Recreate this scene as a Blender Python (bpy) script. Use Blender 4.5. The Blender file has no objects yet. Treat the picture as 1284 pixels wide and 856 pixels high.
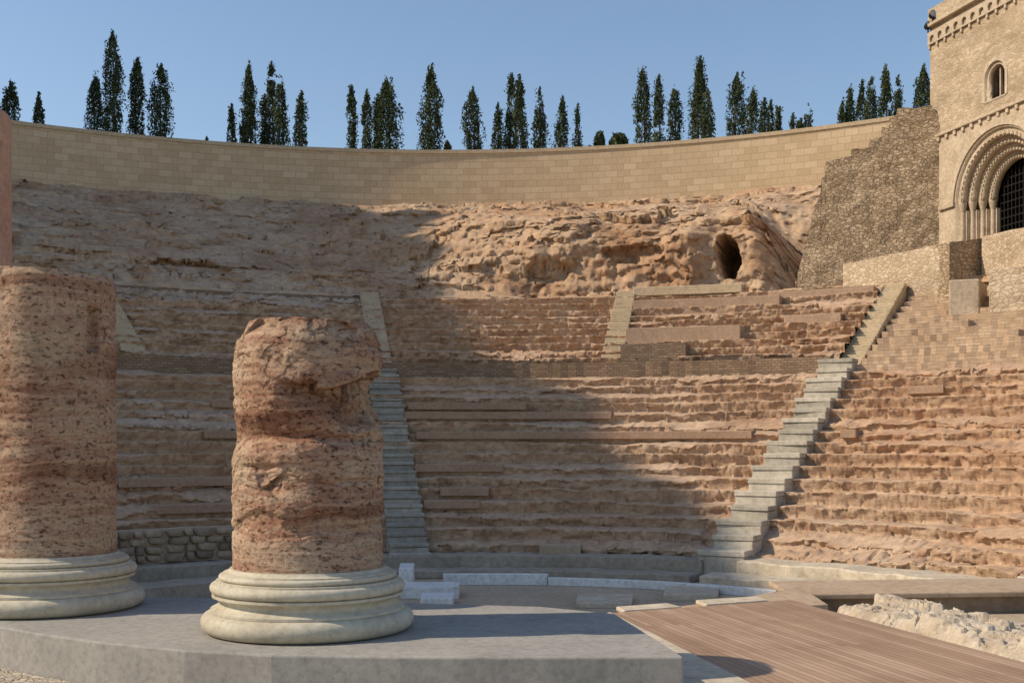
import bpy, bmesh, math, random
import numpy as np
from mathutils import Vector
random.seed(4); rng=np.random.default_rng(7)
R=math.radians
EYE=2.9
C=(-.5,16.1); C2=(-3.6,17.0)
F=1400.0
sc=bpy.context.scene
sc.view_settings.view_transform='Standard'; sc.view_settings.look='None'; sc.view_settings.exposure=0
# ---------------- noise
T=rng.random((64,64,64))
def vn(x,y,z):
    xi=np.floor(x).astype(int); yi=np.floor(y).astype(int); zi=np.floor(z).astype(int)
    fx=x-xi; fy=y-yi; fz=z-zi
    fx=fx*fx*(3-2*fx); fy=fy*fy*(3-2*fy); fz=fz*fz*(3-2*fz)
    g=lambda a,b,c:T[(xi+a)%64,(yi+b)%64,(zi+c)%64]
    l=lambda p,q,t:p+(q-p)*t
    a=l(l(g(0,0,0),g(1,0,0),fx),l(g(0,1,0),g(1,1,0),fx),fy)
    b=l(l(g(0,0,1),g(1,0,1),fx),l(g(0,1,1),g(1,1,1),fx),fy)
    return l(a,b,fz)*2-1
def fbm(x,y,z,o=4,ridge=False):
    s=0;a=1;t=0
    for i in range(o):
        n=vn(x*2**i+i*7.3,y*2**i+i*3.1,z*2**i+i*5.7)
        if ridge: n=1-2*np.abs(n)
        s=s+a*n;t+=a;a*=.5
    return s/t
def facet(x,y,z):
    """broken-rock facets: every Worley cell is a tilted plane"""
    xi=np.floor(x).astype(int); yi=np.floor(y).astype(int); zi=np.floor(z).astype(int)
    best=np.full(x.shape,1e9); val=np.zeros(x.shape)
    for a in (-1,0,1):
        for b in (-1,0,1):
            for c in (-1,0,1):
                X,Y,Z=(xi+a)%64,(yi+b)%64,(zi+c)%64
                dx=x-(xi+a+T[X,Y,Z]); dy=y-(yi+b+T[Y,Z,X]); dz=z-(zi+c+T[Z,X,Y])
                d=dx*dx+dy*dy+dz*dz
                v=(T[(X+11)%64,Y,Z]-.5)*1.0+(T[X,(Y+17)%64,Z]-.5)*1.3*dx+(T[X,Y,(Z+5)%64]-.5)*1.3*dy+(T[(X+3)%64,(Y+9)%64,Z]-.5)*1.6*dz
                m=d<best; best=np.where(m,d,best); val=np.where(m,v,val)
    return val
def sstep(a,b,x):
    t=np.clip((x-a)/(b-a),0,1); return t*t*(3-2*t)
def cellr(a,b,c=0):
    return T[np.floor(a).astype(int)%64,np.floor(b).astype(int)%64,int(c)%64]
# ---------------- materials
def nt(name):
    m=bpy.data.materials.new(name); m.use_nodes=True
    n=m.node_tree; b=n.nodes['Principled BSDF']
    b.inputs['Specular IOR Level'].default_value=.2
    return m,n,b
def coords(n,scale=(1,1,1),uv=False):
    t=n.nodes.new('ShaderNodeTexCoord'); mp=n.nodes.new('ShaderNodeMapping')
    mp.inputs['Scale'].default_value=scale
    n.links.new(t.outputs['UV' if uv else 'Object'],mp.inputs[0]); return mp.outputs[0]
def ramp(n,fac,cols):
    r=n.nodes.new('ShaderNodeValToRGB'); e=r.color_ramp.elements
    while len(e)<len(cols): e.new(.5)
    for i,(p,c) in enumerate(cols):
        e[i].position=p; e[i].color=(*c,1)
    n.links.new(fac,r.inputs[0]); return r.outputs[0]
def noise(n,co,s,d=6,rough=.6,dist=0):
    k=n.nodes.new('ShaderNodeTexNoise'); k.inputs['Scale'].default_value=s
    k.inputs['Detail'].default_value=d; k.inputs['Roughness'].default_value=rough; k.inputs['Distortion'].default_value=dist
    n.links.new(co,k.inputs['Vector']); return k.outputs[0]
def mix(n,a,b,f,mode='MULTIPLY'):
    m=n.nodes.new('ShaderNodeMix'); m.data_type='RGBA'; m.blend_type=mode
    if isinstance(f,float): m.inputs[0].default_value=f
    else: n.links.new(f,m.inputs[0])
    n.links.new(a,m.inputs[6]) if not isinstance(a,tuple) else setattr(m.inputs[6],'default_value',(*a,1))
    n.links.new(b,m.inputs[7]) if not isinstance(b,tuple) else setattr(m.inputs[7],'default_value',(*b,1))
    return m.outputs[2]
def bump(n,b,h,strength,dist=.05,prev=None):
    k=n.nodes.new('ShaderNodeBump'); k.inputs['Strength'].default_value=strength; k.inputs['Distance'].default_value=dist
    n.links.new(h,k.inputs['Height'])
    if prev: n.links.new(prev,k.inputs['Normal'])
    n.links.new(k.outputs[0],b.inputs['Normal']); return k.outputs[0]
def rock(name,cols,s=.6,fine=9,bs=.6,bd=.06,rough=.92,scale=(1,1,1),island=0,fc=.8,crack=0,ckd=.05,patch=None):
    m,n,b=nt(name); co=coords(n,scale)
    c=ramp(n,noise(n,co,s,8,.62,.3),cols)
    if patch:
        c=mix(n,c,patch,ramp(n,noise(n,co,.11,5,.6,.5),[(.42,(0,0,0)),(.60,(.75,.75,.75))]),'MULTIPLY')
    f=noise(n,co,fine,6,.7)
    g=ramp(n,f,[(.3,(.62,.6,.58)),(.55,(1,1,1)),(.75,(1.15,1.12,1.08))])
    c=mix(n,c,g,fc)
    if island:
        gi=n.nodes.new('ShaderNodeNewGeometry')
        c=mix(n,c,ramp(n,gi.outputs['Random Per Island'],[(0,(1-island,)*3),(1,(1+island*.4,)*3)]),1.0)
    p=None
    if crack:
        mp=n.nodes.new('ShaderNodeMapping'); mp.inputs['Scale'].default_value=(.7,.7,3.2); n.links.new(co,mp.inputs[0])
        ck=noise(n,mp.outputs[0],crack,9,.75,.4)
        cr=ramp(n,ck,[(.34,(.44,.35,.29)),(.42,(1,1,1)),(.62,(1,1,1)),(.72,(1.15,1.12,1.08))])
        c=mix(n,c,cr,.85); p=bump(n,b,ck,.8,ckd)
    n.links.new(c,b.inputs['Base Color']); b.inputs['Roughness'].default_value=rough
    p=bump(n,b,f,bs,bd,p)
    f2=noise(n,co,fine*3.5,4,.7); bump(n,b,f2,bs*.6,bd*.4,p)
    return m
def masonry(name,cols,mortar,bw,bh,ms=.012,uneven=.5,rough=.9,bs=.5,mb=.5):
    m,n,b=nt(name); co=coords(n,(1,1,1),True)
    br=n.nodes.new('ShaderNodeTexBrick'); n.links.new(co,br.inputs['Vector'])
    br.inputs['Scale'].default_value=1; br.inputs['Brick Width'].default_value=bw; br.inputs['Row Height'].default_value=bh
    br.inputs['Mortar Size'].default_value=ms; br.inputs['Mortar Smooth'].default_value=.3
    br.inputs['Color1'].default_value=(0,0,0,1); br.inputs['Color2'].default_value=(1,1,1,1); br.inputs['Mortar'].default_value=(.5,.5,.5,1)
    br.inputs['Bias'].default_value=0
    c=ramp(n,br.outputs['Color'],cols)
    co3=coords(n)
    nn=noise(n,co3,.5,6,.6)
    c=mix(n,c,ramp(n,nn,[(.3,(.75,.72,.7)),(.6,(1.05,1.05,1.05))]),uneven)
    f=noise(n,co3,12,6,.7)
    c=mix(n,c,ramp(n,f,[(.3,(.8,.8,.8)),(.65,(1.08,1.08,1.08))]),.7)
    c=mix(n,c,mortar,br.outputs['Fac'],'MIX')
    n.links.new(c,b.inputs['Base Color']); b.inputs['Roughness'].default_value=rough
    inv=n.nodes.new('ShaderNodeMath'); inv.operation='SUBTRACT'; inv.inputs[0].default_value=1; n.links.new(br.outputs['Fac'],inv.inputs[1])
    p=bump(n,b,inv.outputs[0],mb,.03); bump(n,b,f,bs,.02,p)
    return m
def rubble(name,cols,mortar,s=4,scale=(1,1,1.5),bs=.8,ew=.12):
    m,n,b=nt(name); co=coords(n,scale)
    nz=n.nodes.new('ShaderNodeTexNoise'); nz.inputs['Scale'].default_value=3; n.links.new(co,nz.inputs['Vector'])
    add=mix(n,co,nz.outputs['Color'],.15,'ADD')
    v=n.nodes.new('ShaderNodeTexVoronoi'); v.inputs['Scale'].default_value=s; n.links.new(add,v.inputs['Vector'])
    e=n.nodes.new('ShaderNodeTexVoronoi'); e.feature='DISTANCE_TO_EDGE'; e.inputs['Scale'].default_value=s; n.links.new(add,e.inputs['Vector'])
    bw=n.nodes.new('ShaderNodeSeparateColor'); n.links.new(v.outputs['Color'],bw.inputs[0])
    c=ramp(n,bw.outputs[0],cols)
    ed=ramp(n,e.outputs['Distance'],[(.0,(0,0,0)),(ew,(1,1,1))])
    c=mix(n,mortar,c,ed,'MIX')
    f=noise(n,co,10,6,.7)
    c=mix(n,c,ramp(n,f,[(.3,(.7,.7,.7)),(.65,(1.1,1.1,1.1))]),.8)
    c=mix(n,c,ramp(n,noise(n,co,.6,5),[(.35,(.75,.73,.7)),(.6,(1.08,1.08,1.08))]),.8)
    n.links.new(c,b.inputs['Base Color']); b.inputs['Roughness'].default_value=.95
    p=bump(n,b,ed,bs,.05); bump(n,b,f,.6,.03,p)
    return m
def redstone(name,warm,bandscale=1.0):
    m,n,b=nt(name); co=coords(n)
    nz=n.nodes.new('ShaderNodeTexNoise'); nz.inputs['Scale'].default_value=1.5; nz.inputs['Detail'].default_value=4; n.links.new(co,nz.inputs['Vector'])
    d=mix(n,co,nz.outputs['Color'],.24,'ADD')
    mp=n.nodes.new('ShaderNodeMapping'); mp.inputs['Scale'].default_value=(.28,.28,5.2*bandscale); mp.inputs['Rotation'].default_value=(.05,.10,0)
    n.links.new(d,mp.inputs[0])
    bands=noise(n,mp.outputs[0],1.0,9,.55,.2)
    c=ramp(n,bands,[(.30,(.22,.12,.08)),(.39,(.36,.21,.14)),(.45,(.52,.375,.265)),(.49,(.39,.235,.165)),(.54,(.55,.425,.315)),(.60,(.43,.275,.195)),(.65,(.60,.495,.385)),(.75,(.47,.31,.22))])
    big=noise(n,co,1.0,5,.6)
    c=mix(n,c,ramp(n,big,[(.36,(.84,.66,.56)),(.5,(.98,.93,.88)),(.64,(1.10,1.10,1.04))]),.75)
    och=noise(n,co,1.9,7,.68)
    c=mix(n,c,(.48,.36,.24),ramp(n,och,[(.50-warm,(0,0,0)),(.62-warm,(.7,.7,.7))]),'MIX')
    mp2=n.nodes.new('ShaderNodeMapping'); mp2.inputs['Scale'].default_value=(1,1,1.9); n.links.new(co,mp2.inputs[0])
    pits=noise(n,mp2.outputs[0],22,8,.75)
    msk=ramp(n,noise(n,co,2.6,4,.6),[(.34,(0,0,0)),(.5,(1,1,1))])
    pr=ramp(n,pits,[(.38,(.36,.28,.23)),(.45,(1,1,1))])
    c=mix(n,c,pr,msk)
    gr=noise(n,co,45,5,.75); c=mix(n,c,ramp(n,gr,[(.3,(.68,.66,.64)),(.62,(1.12,1.12,1.12))]),.9)
    n.links.new(c,b.inputs['Base Color']); b.inputs['Roughness'].default_value=.9
    p=bump(n,b,pr,.8,.02)
    p=bump(n,b,bands,1.0,.05,p)
    p=bump(n,b,noise(n,co,12,9,.78),.8,.03,p)
    bump(n,b,gr,.55,.008,p)
    return m
M={}
M['cavea']=rock('eroded_seat_rock',[(.28,(.31,.20,.13)),(.42,(.44,.30,.20)),(.55,(.53,.385,.265)),(.66,(.43,.275,.18)),(.8,(.58,.45,.325))],.9,6,.6,.03,scale=(1,1,1.6),crack=2.4,ckd=.03,patch=(.93,.82,.74))
M['rock']=rock('hill_rock',[(.28,(.31,.185,.11)),(.42,(.44,.29,.18)),(.55,(.535,.385,.255)),(.7,(.43,.27,.168)),(.85,(.58,.445,.31))],.40,3.5,.6,.03,scale=(1,1,1.5),crack=1.0,ckd=.07,patch=(.88,.76,.66))
M['seat']=rock('smooth_seat_stone',[(.3,(.34,.22,.145)),(.7,(.41,.275,.187))],1.2,12,.25,.02)
M['ledge']=rock('tan_ledge_stone',[(.3,(.38,.275,.185)),(.7,(.47,.355,.25))],1.4,10,.3,.02)
M['trench']=rock('brown_trench_stone',[(.3,(.20,.145,.10)),(.7,(.29,.215,.15))],1.4,10,.3,.02)
M['pink']=rock('brown_mortar',[(.3,(.38,.26,.175)),(.7,(.45,.315,.22))],1.2,12,.25,.02)
M['grey']=rock('grey_step_stone',[(.3,(.43,.38,.30)),(.7,(.60,.54,.44))],1.5,8,.35,.02,island=.3)
M['darkgrey']=rock('dark_grey_step_stone',[(.3,(.31,.275,.225)),(.7,(.43,.39,.325))],1.5,8,.35,.02,island=.25)
M['brownstep']=rock('tan_step_stone',[(.3,(.42,.335,.23)),(.7,(.54,.44,.31))],1.5,8,.35,.02,island=.1)
M['yellow']=rock('yellow_sandstone',[(.3,(.48,.375,.24)),(.7,(.56,.45,.305))],1.5,10,.3,.03,island=.08)
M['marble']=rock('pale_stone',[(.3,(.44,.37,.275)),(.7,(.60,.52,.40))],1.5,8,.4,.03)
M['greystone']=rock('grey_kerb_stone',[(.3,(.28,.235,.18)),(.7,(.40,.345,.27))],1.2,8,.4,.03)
M['white']=rock('white_stone',[(.3,(.60,.60,.58)),(.7,(.74,.74,.72))],2,12,.15,.01)
M['base']=rock('smooth_base_plaster',[(.3,(.40,.35,.265)),(.5,(.50,.45,.345)),(.7,(.57,.52,.415))],2.2,22,.25,.005,.7,fc=.7)
M['conc']=rock('platform_concrete',[(.3,(.27,.255,.23)),(.7,(.355,.335,.30))],1.6,22,.3,.008,.85,fc=.7)
M['ground']=rock('ground_sand',[(.3,(.38,.295,.205)),(.7,(.49,.39,.28))],.5,9,.4,.03)
M['gravel']=rubble('gravel',[(.2,(.40,.34,.26)),(.8,(.56,.49,.40))],(.34,.28,.21),22,(1,1,1),.5)
M['ruin']=rock('cream_ruin_mortar',[(.3,(.42,.325,.225)),(.5,(.56,.465,.35)),(.75,(.66,.575,.455))],2.5,9,.9,.04)
M['red']=redstone('red_travertine',0.0); M['red2']=redstone('tan_red_travertine',.02,.8); M['pinkcol']=rock('pink_column_stone',[(.3,(.42,.24,.17)),(.7,(.52,.33,.24))],1.5,15,.3,.02)
M['ashlar']=masonry('ashlar_blocks',[(0,(.52,.385,.235)),(.5,(.575,.435,.275)),(1,(.63,.485,.315))],(.39,.28,.165),.66,.34,.012,.15,bs=.3,mb=.35)
M['small']=masonry('small_block_masonry',[(0,(.22,.145,.092)),(.5,(.275,.19,.122)),(1,(.34,.24,.16))],(.17,.115,.075),.20,.08,.012,.6)
M['tan_small']=masonry('tan_block_masonry',[(0,(.43,.30,.195)),(.5,(.48,.345,.23)),(1,(.53,.395,.275))],(.38,.265,.175),.34,.085,.008,.6,bs=.8,mb=.6)
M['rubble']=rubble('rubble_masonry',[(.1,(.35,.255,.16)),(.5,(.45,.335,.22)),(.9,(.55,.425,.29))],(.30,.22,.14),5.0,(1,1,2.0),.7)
M['palerub']=rubble('pale_rubble_masonry',[(.1,(.46,.35,.235)),(.5,(.54,.42,.29)),(.9,(.61,.49,.36))],(.47,.365,.25),4.8,(1,1,1.7),.5)
M['cobble']=rock('cobble_stone',[(.3,(.31,.23,.155)),(.7,(.42,.325,.23))],1.5,9,.6,.03,island=.35)
M['tower']=rubble('tower_masonry',[(.1,(.43,.33,.22)),(.5,(.49,.385,.265)),(.9,(.55,.44,.31))],(.45,.35,.235),4.0,(1,1,1.9),.4,.08)
M['towstone']=rock('tower_cut_stone',[(.3,(.42,.33,.23)),(.7,(.60,.49,.36))],1.4,8,.7,.04)
M['hill_and_caster']=rock('dry_hill',[(.3,(.16,.12,.07)),(.7,(.28,.22,.14))],.2,2,.5,.2)
def plain(name,c,rough=.6,metal=0):
    m,n,b=nt(name); co=coords(n)
    n.links.new(ramp(n,noise(n,co,8,4),[(.3,tuple(x*.75 for x in c)),(.7,tuple(x*1.15 for x in c))]),b.inputs['Base Color'])
    b.inputs['Roughness'].default_value=rough; b.inputs['Metallic'].default_value=metal; return m
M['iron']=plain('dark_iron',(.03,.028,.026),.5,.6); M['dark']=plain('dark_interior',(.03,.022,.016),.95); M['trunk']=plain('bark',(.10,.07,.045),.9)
M['glass']=plain('lamp_glass',(.25,.27,.3),.15)
def leafmat():
    m,n,b=nt('cypress_foliage'); co=coords(n)
    c=ramp(n,noise(n,co,1.6,4),[(.3,(.040,.053,.023)),(.55,(.066,.084,.034)),(.75,(.11,.125,.05))])
    n.links.new(c,b.inputs['Base Color']); b.inputs['Roughness'].default_value=.85
    return m
M['leaf']=leafmat()
def deckmat():
    m,n,b=nt('deck_planks'); co=coords(n,(1,1,1),True)
    br=n.nodes.new('ShaderNodeTexBrick'); n.links.new(co,br.inputs['Vector'])
    br.inputs['Scale'].default_value=1; br.inputs['Brick Width'].default_value=2.4; br.inputs['Row Height'].default_value=.06
    br.inputs['Mortar Size'].default_value=.003; br.inputs['Color1'].default_value=(0,0,0,1); br.inputs['Color2'].default_value=(1,1,1,1)
    c=ramp(n,br.outputs['Color'],[(0,(.33,.215,.14)),(.5,(.38,.255,.17)),(1,(.45,.31,.215))])
    mp=n.nodes.new('ShaderNodeMapping'); mp.inputs['Scale'].default_value=(1.5,30,1); n.links.new(co,mp.inputs[0])
    g=noise(n,mp.outputs[0],2,6,.6)
    c=mix(n,c,ramp(n,g,[(.3,(.80,.78,.76)),(.7,(1.12,1.12,1.12))]),.8)
    c=mix(n,c,ramp(n,noise(n,co,1.3,4),[(.35,(.8,.78,.76)),(.6,(1.1,1.1,1.1))]),.7)
    c=mix(n,c,(.13,.08,.055),br.outputs['Fac'],'MIX')
    n.links.new(c,b.inputs['Base Color']); b.inputs['Roughness'].default_value=.65
    bump(n,b,g,.3,.005); return m
M['deck']=deckmat()
# ---------------- object helpers
def link(o,label=None,category=None,kind=None,group=None,parent=None):
    sc.collection.objects.link(o)
    if label:o['label']=label
    if category:o['category']=category
    if kind:o['kind']=kind
    if group:o['group']=group
    if parent:o.parent=parent
    return o
def auto_uv(me,cyl=None):
    uv=me.uv_layers.new(name='UVMap'); 
    for p in me.polygons:
        nrm=p.normal
        for li in p.loop_indices:
            v=me.vertices[me.loops[li].vertex_index].co
            if cyl:
                th=math.atan2(v.x-cyl[0],v.y-cyl[1]); rr=math.hypot(v.x-cyl[0],v.y-cyl[1])
                u=th*cyl[2]; w=v.z if abs(nrm.z)<.7 else rr
                a=(nrm.x*math.cos(th)-nrm.y*math.sin(th))
                if abs(a)>.8: u=rr
            elif abs(nrm.z)>.7: u,w=v.x,v.y
            else:
                t=Vector((-nrm.y,nrm.x)).normalized(); u=v.x*t.x+v.y*t.y; w=v.z
            uv.data[li].uv=(u,w)
def mk(name,vs,fs,mat,smooth=False,cyl=None,recalc=True,**kw):
    me=bpy.data.meshes.new(name); me.from_pydata([tuple(v) for v in vs],[],fs)
    if recalc:
        bm=bmesh.new(); bm.from_mesh(me); bmesh.ops.recalc_face_normals(bm,faces=bm.faces); bm.to_mesh(me); bm.free()
    me.update(); auto_uv(me,cyl)
    me.materials.append(mat)
    if smooth: me.polygons.foreach_set('use_smooth',[True]*len(me.polygons))
    return link(bpy.data.objects.new(name,me),**kw)
def grid_mesh(name,X,Y,Z,mat,smooth=False,**kw):
    nr,nc=X.shape
    co=np.stack([X,Y,Z],-1).reshape(-1,3)
    idx=np.arange(nr*nc).reshape(nr,nc)
    q=np.stack([idx[:-1,:-1],idx[:-1,1:],idx[1:,1:],idx[1:,:-1]],-1).reshape(-1,4)
    me=bpy.data.meshes.new(name); me.vertices.add(len(co)); me.vertices.foreach_set('co',co.ravel())
    me.loops.add(q.size); me.loops.foreach_set('vertex_index',q.ravel())
    me.polygons.add(len(q)); me.polygons.foreach_set('loop_start',np.arange(0,q.size,4)); me.polygons.foreach_set('loop_total',np.full(len(q),4))
    me.update(); me.validate(); me.materials.append(mat)
    if smooth: me.polygons.foreach_set('use_smooth',[True]*len(me.polygons))
    return link(bpy.data.objects.new(name,me),**kw)
def prism(name,poly,h0,h1,mat,bev=0,**kw):
    n=len(poly)
    vs=[(x,y,h0+EYE) for x,y in poly]+[(x,y,h1+EYE) for x,y in poly]
    fs=[tuple(range(n)),tuple(range(n,2*n))]+[(i,(i+1)%n,n+(i+1)%n,n+i) for i in range(n)]
    o=mk(name,vs,fs,mat,**kw)
    if bev:
        m=o.modifiers.new('b','BEVEL'); m.width=bev; m.segments=2; m.limit_method='ANGLE'
    return o
def pol(th,r,c=C): return (c[0]+r*math.sin(R(th)),c[1]+r*math.cos(R(th)))
def arc_data(t0,t1,r0,r1,h0,h1,c=C,rough=0,step=1.0):
    n=max(2,int(abs(t1-t0)/step)+1); vs=[];fs=[]
    for i in range(n):
        t=t0+(t1-t0)*i/(n-1)
        j=(random.uniform(-rough,rough) if rough else 0)
        for r,h in ((r0+j,h0),(r0+j,h1+j*.6),(r1,h1+j*.6),(r1,h0)):
            x,y=pol(t,r,c); vs.append((x,y,h+EYE))
    for i in range(n-1):
        a=i*4;b=a+4
        for k in range(4): fs.append((a+k,a+(k+1)%4,b+(k+1)%4,b+k))
    fs+= [(0,1,2,3),(4*n-4,4*n-3,4*n-2,4*n-1)]
    return vs,fs
def arc(name,t0,t1,r0,r1,h0,h1,mat,c=C,rough=0,step=1.0,bev=0,**kw):
    vs,fs=arc_data(t0,t1,r0,r1,h0,h1,c,rough,step)
    o=mk(name,vs,fs,mat,cyl=(c[0],c[1],r0),**kw)
    if bev:
        m=o.modifiers.new('b','BEVEL'); m.width=bev; m.segments=1; m.limit_method='ANGLE'
    return o
# ---------------- ground
mk('ground',[(-1500,-400,0),(1500,-400,0),(1500,2500,0),(-1500,2500,0)],[(0,1,2,3)],M['ground'],kind='structure',label='sandy orchestra floor and surrounding ground',category='ground')
n=90
th=np.linspace(-95,80,n); rr=np.array([43.6,60,110,200])
TH,RR=np.meshgrid(np.radians(th),rr)
grid_mesh('hilltop_ground',C2[0]+RR*np.sin(TH),C2[1]+RR*np.cos(TH),np.where(RR<50,EYE+12.9,EYE+12.6+0*RR),M['hill_and_caster'],kind='structure',label='dry hilltop behind the wall',category='ground')
# ridge added out of view on the west, outline shaped for its shadow edge
prof=np.array([[2,0],[9,20],[11,46],[13,51.3],[17,52.7],[22,53.3],[28,54.0],[33,53.6],[38,54.2],[40,54.0],[41,56.5],[46,57.0],[47,59.0],[51,58.0],[57,59],[62,57],[75,40],[95,16],[120,2]])
ys=np.linspace(2,120,400); hs=np.interp(ys,prof[:,0],prof[:,1])
hs=hs+fbm(ys*.3,ys*0+3,ys*0,5)*1.6*(hs>20)+fbm(ys*.55,ys*0+8,ys*0,4)*3.5*sstep(34,39,ys)*(hs>20)
xs=np.array([-170,-130,-100,-72,-63,-60,-57,-56]); w=np.array([0,.35,.7,.93,.98,1,.7,0])
XX,YY=np.meshgrid(xs,ys); HH=(hs+EYE)[:,None]*w[None,:]
HH=HH+fbm(XX*.2,YY*.2,XX*0,3)*1.0*(w[None,:]<.97)*(w[None,:]>.1)
grid_mesh('hill_and_caster',XX.astype(float),YY,HH,M['hill_and_caster'],kind='structure',label='unseen ridge added to cast shade over the left of the theatre',category='hill_and_caster')
# ---------------- lower and middle seating
def tier(name,t0,t1,r0,h0,rows,run,rise,mat,drop,seed,ero=1.0,amp=1.0,**kw):
    th=np.arange(t0,t1+.001,.10)
    pr=[];ph=[];rowi=[];under=[]
    for k in range(rows):
        r=r0+k*run;h=h0+k*rise
        for f in (0,.3,.6,.85,.97): pr.append(r);ph.append(h+rise*f);rowi.append(k);under.append(.12*(1-f))
        for f in (.02,.25,.5,.75,.94): pr.append(r+run*f);ph.append(h+rise-.02*f);rowi.append(k);under.append(.12*max(0,f-.7)/.3)
    pr=np.array(pr)[:,None];ph=np.array(ph)[:,None];rowi=np.array(rowi)[:,None]+0.*th
    under=np.array(under)[:,None]
    TH=np.radians(th)[None,:]+0*pr
    slope=h0+(pr-r0)/run*rise+rise*.30
    u=TH*16
    roww=.5+.5*vn(u*.14+seed,rowi*2.3,u*0+3)
    E=sstep(.05,.55,fbm(u*.25+seed,rowi*1.3,pr*0+seed,5))*ero*.7
    patch=sstep(.04,.36,fbm(u*.15+seed*2,rowi*.38,pr*0+12,4))
    E=np.clip(E+.35*sstep(.55,.95,roww)*ero+.6*patch,0,.94)
    H=ph*(1-E)+slope*E
    rr=pr+under*(1-E)
    x=C[0]+rr*np.sin(TH); y=C[1]+rr*np.cos(TH)
    fa=facet(x*1.3,y*1.3,H*4.5+seed); fb=facet(x*4+7,y*4,H*9+seed)
    n3=fbm(x*11,y*11,H*18,2)
    ragl=fbm(u*1.6,rowi*3.1,rr*0+seed,6)
    chip=sstep(.15,.5,fbm(u*.8,rowi*5.3,rr*0+seed+4,5))
    H=H-drop+amp*(.035*fa*(.3+1.6*E)+.040*fb*(.35+1.6*patch+.8*E)+.016*n3)-.06*chip+.018*ragl-.03*patch
    rr=rr+amp*(.045*fa*(.4+E)+.055*fb*(1+patch)+.02*n3)+.08*chip+.03*ragl
    x=C[0]+rr*np.sin(TH); y=C[1]+rr*np.cos(TH)
    return grid_mesh(name,x,y,H+EYE,mat,**kw)
RN=16; RUN=9.3/RN; RISE=4.86/RN
tier('seating_tier',-92,92,10.95,-2.45,RN,RUN,RISE,M['cavea'],.05,1.0,label='lower rows of eroded rock-cut theatre seats',category='seating')
arc('walkway',-92,92,20.2,21.5,-1,2.34,M['ledge'],step=2,kind='structure',label='flat walkway above the lower seats',category='walkway')
tier('seating_tier',-60,30.2,20.9,2.82,10,.665,.31,M['cavea'],.05,5.0,1.3,1.6,label='upper rows of worn rock-cut theatre seats',category='seating')
# diazoma wall
arc('retaining_wall',-80,29.8,20.35,20.8,2.2,2.86,M['small'],rough=.03,step=.7,label='low brown masonry wall between seating tiers',category='wall')
arc('retaining_wall',-60,29.8,27.35,27.75,5.2,5.93,M['small'],rough=.05,step=.7,label='low rubble wall above the upper seats',category='wall')
arc('block_course',10.9,19.5,27.3,27.62,5.94,6.28,M['yellow'],step=1,bev=.02,label='yellow sandstone block course on low wall',category='wall')
# east masonry terraces
tl=[(20.35+.62*i, 2.55+.26*i, t) for i,t in enumerate((80,80,76,69,61,55,50,46,44,41,39,38))]
for i,(r0,h1,t1) in enumerate(tl):
    arc('masonry_terrace',31.9+.1*(i>0),t1,r0,r0+.63 if i<11 else r0+1.5,h1-.55,h1,M['tan_small'],rough=.045,step=.45,label='thin stepped terrace row of small brown masonry',category='terrace',group='masonry terraces beside the stairs')
for i,(ta,tb) in enumerate(((45,47.5),(41,43),(52,54),(37,38.4),(49,50.2))):
    r0,h1,_=tl[2+i]; arc('masonry_block',ta,tb,r0+.05,r0+.6,h1-.02,h1+.20,M['tan_small'],rough=.03,step=.4,label='short broken masonry block on terrace row',category='masonry')
# reconstructed seats
def rr_(k): return 10.95+RUN*k
def hh_(k): return -2.45+RISE*k
seats=[(11,-9,11.5),(12,-8.5,3),(9,-8,26),(4,-6,-.5),(3,-8,-1.5),(6,-8.5,1),(9,-29,-12),(5,-40,-28),(12,-27,-12),(3,-38,-13),(9,34.5,36),(13,38,41)]
for k,a,b in seats:
    arc('stone_bench',a,b,rr_(k)-.06,rr_(k)+.52,hh_(k)+.05,hh_(k)+.27,M['seat'],step=.8,rough=.008,bev=.015,label='smooth reconstructed stone seat row among eroded seats',category='bench',group='reconstructed stone seat rows')
for t0,t1,r0,r1,h0,h1 in ((11.2,21,22.6,23.6,2.9,4.2),(11.2,23,25.6,27.3,4.4,5.55),(24,28.5,24.0,24.8,3.9,4.6),(22,29.9,26.3,27.5,4.9,5.75)):
    arc('stone_bench',t0,t1,r0,r1,h0,h1,M['pink'],step=.8,rough=.006,bev=.015,label='smooth brown reconstructed seat bank on upper tier',category='bench',group='reconstructed stone seat rows')
arc('retaining_wall',11.2,17,20.9,22,2.5,3.5,M['small'],rough=.02,step=.7,label='short brown masonry wall on the upper tier',category='wall')
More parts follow.
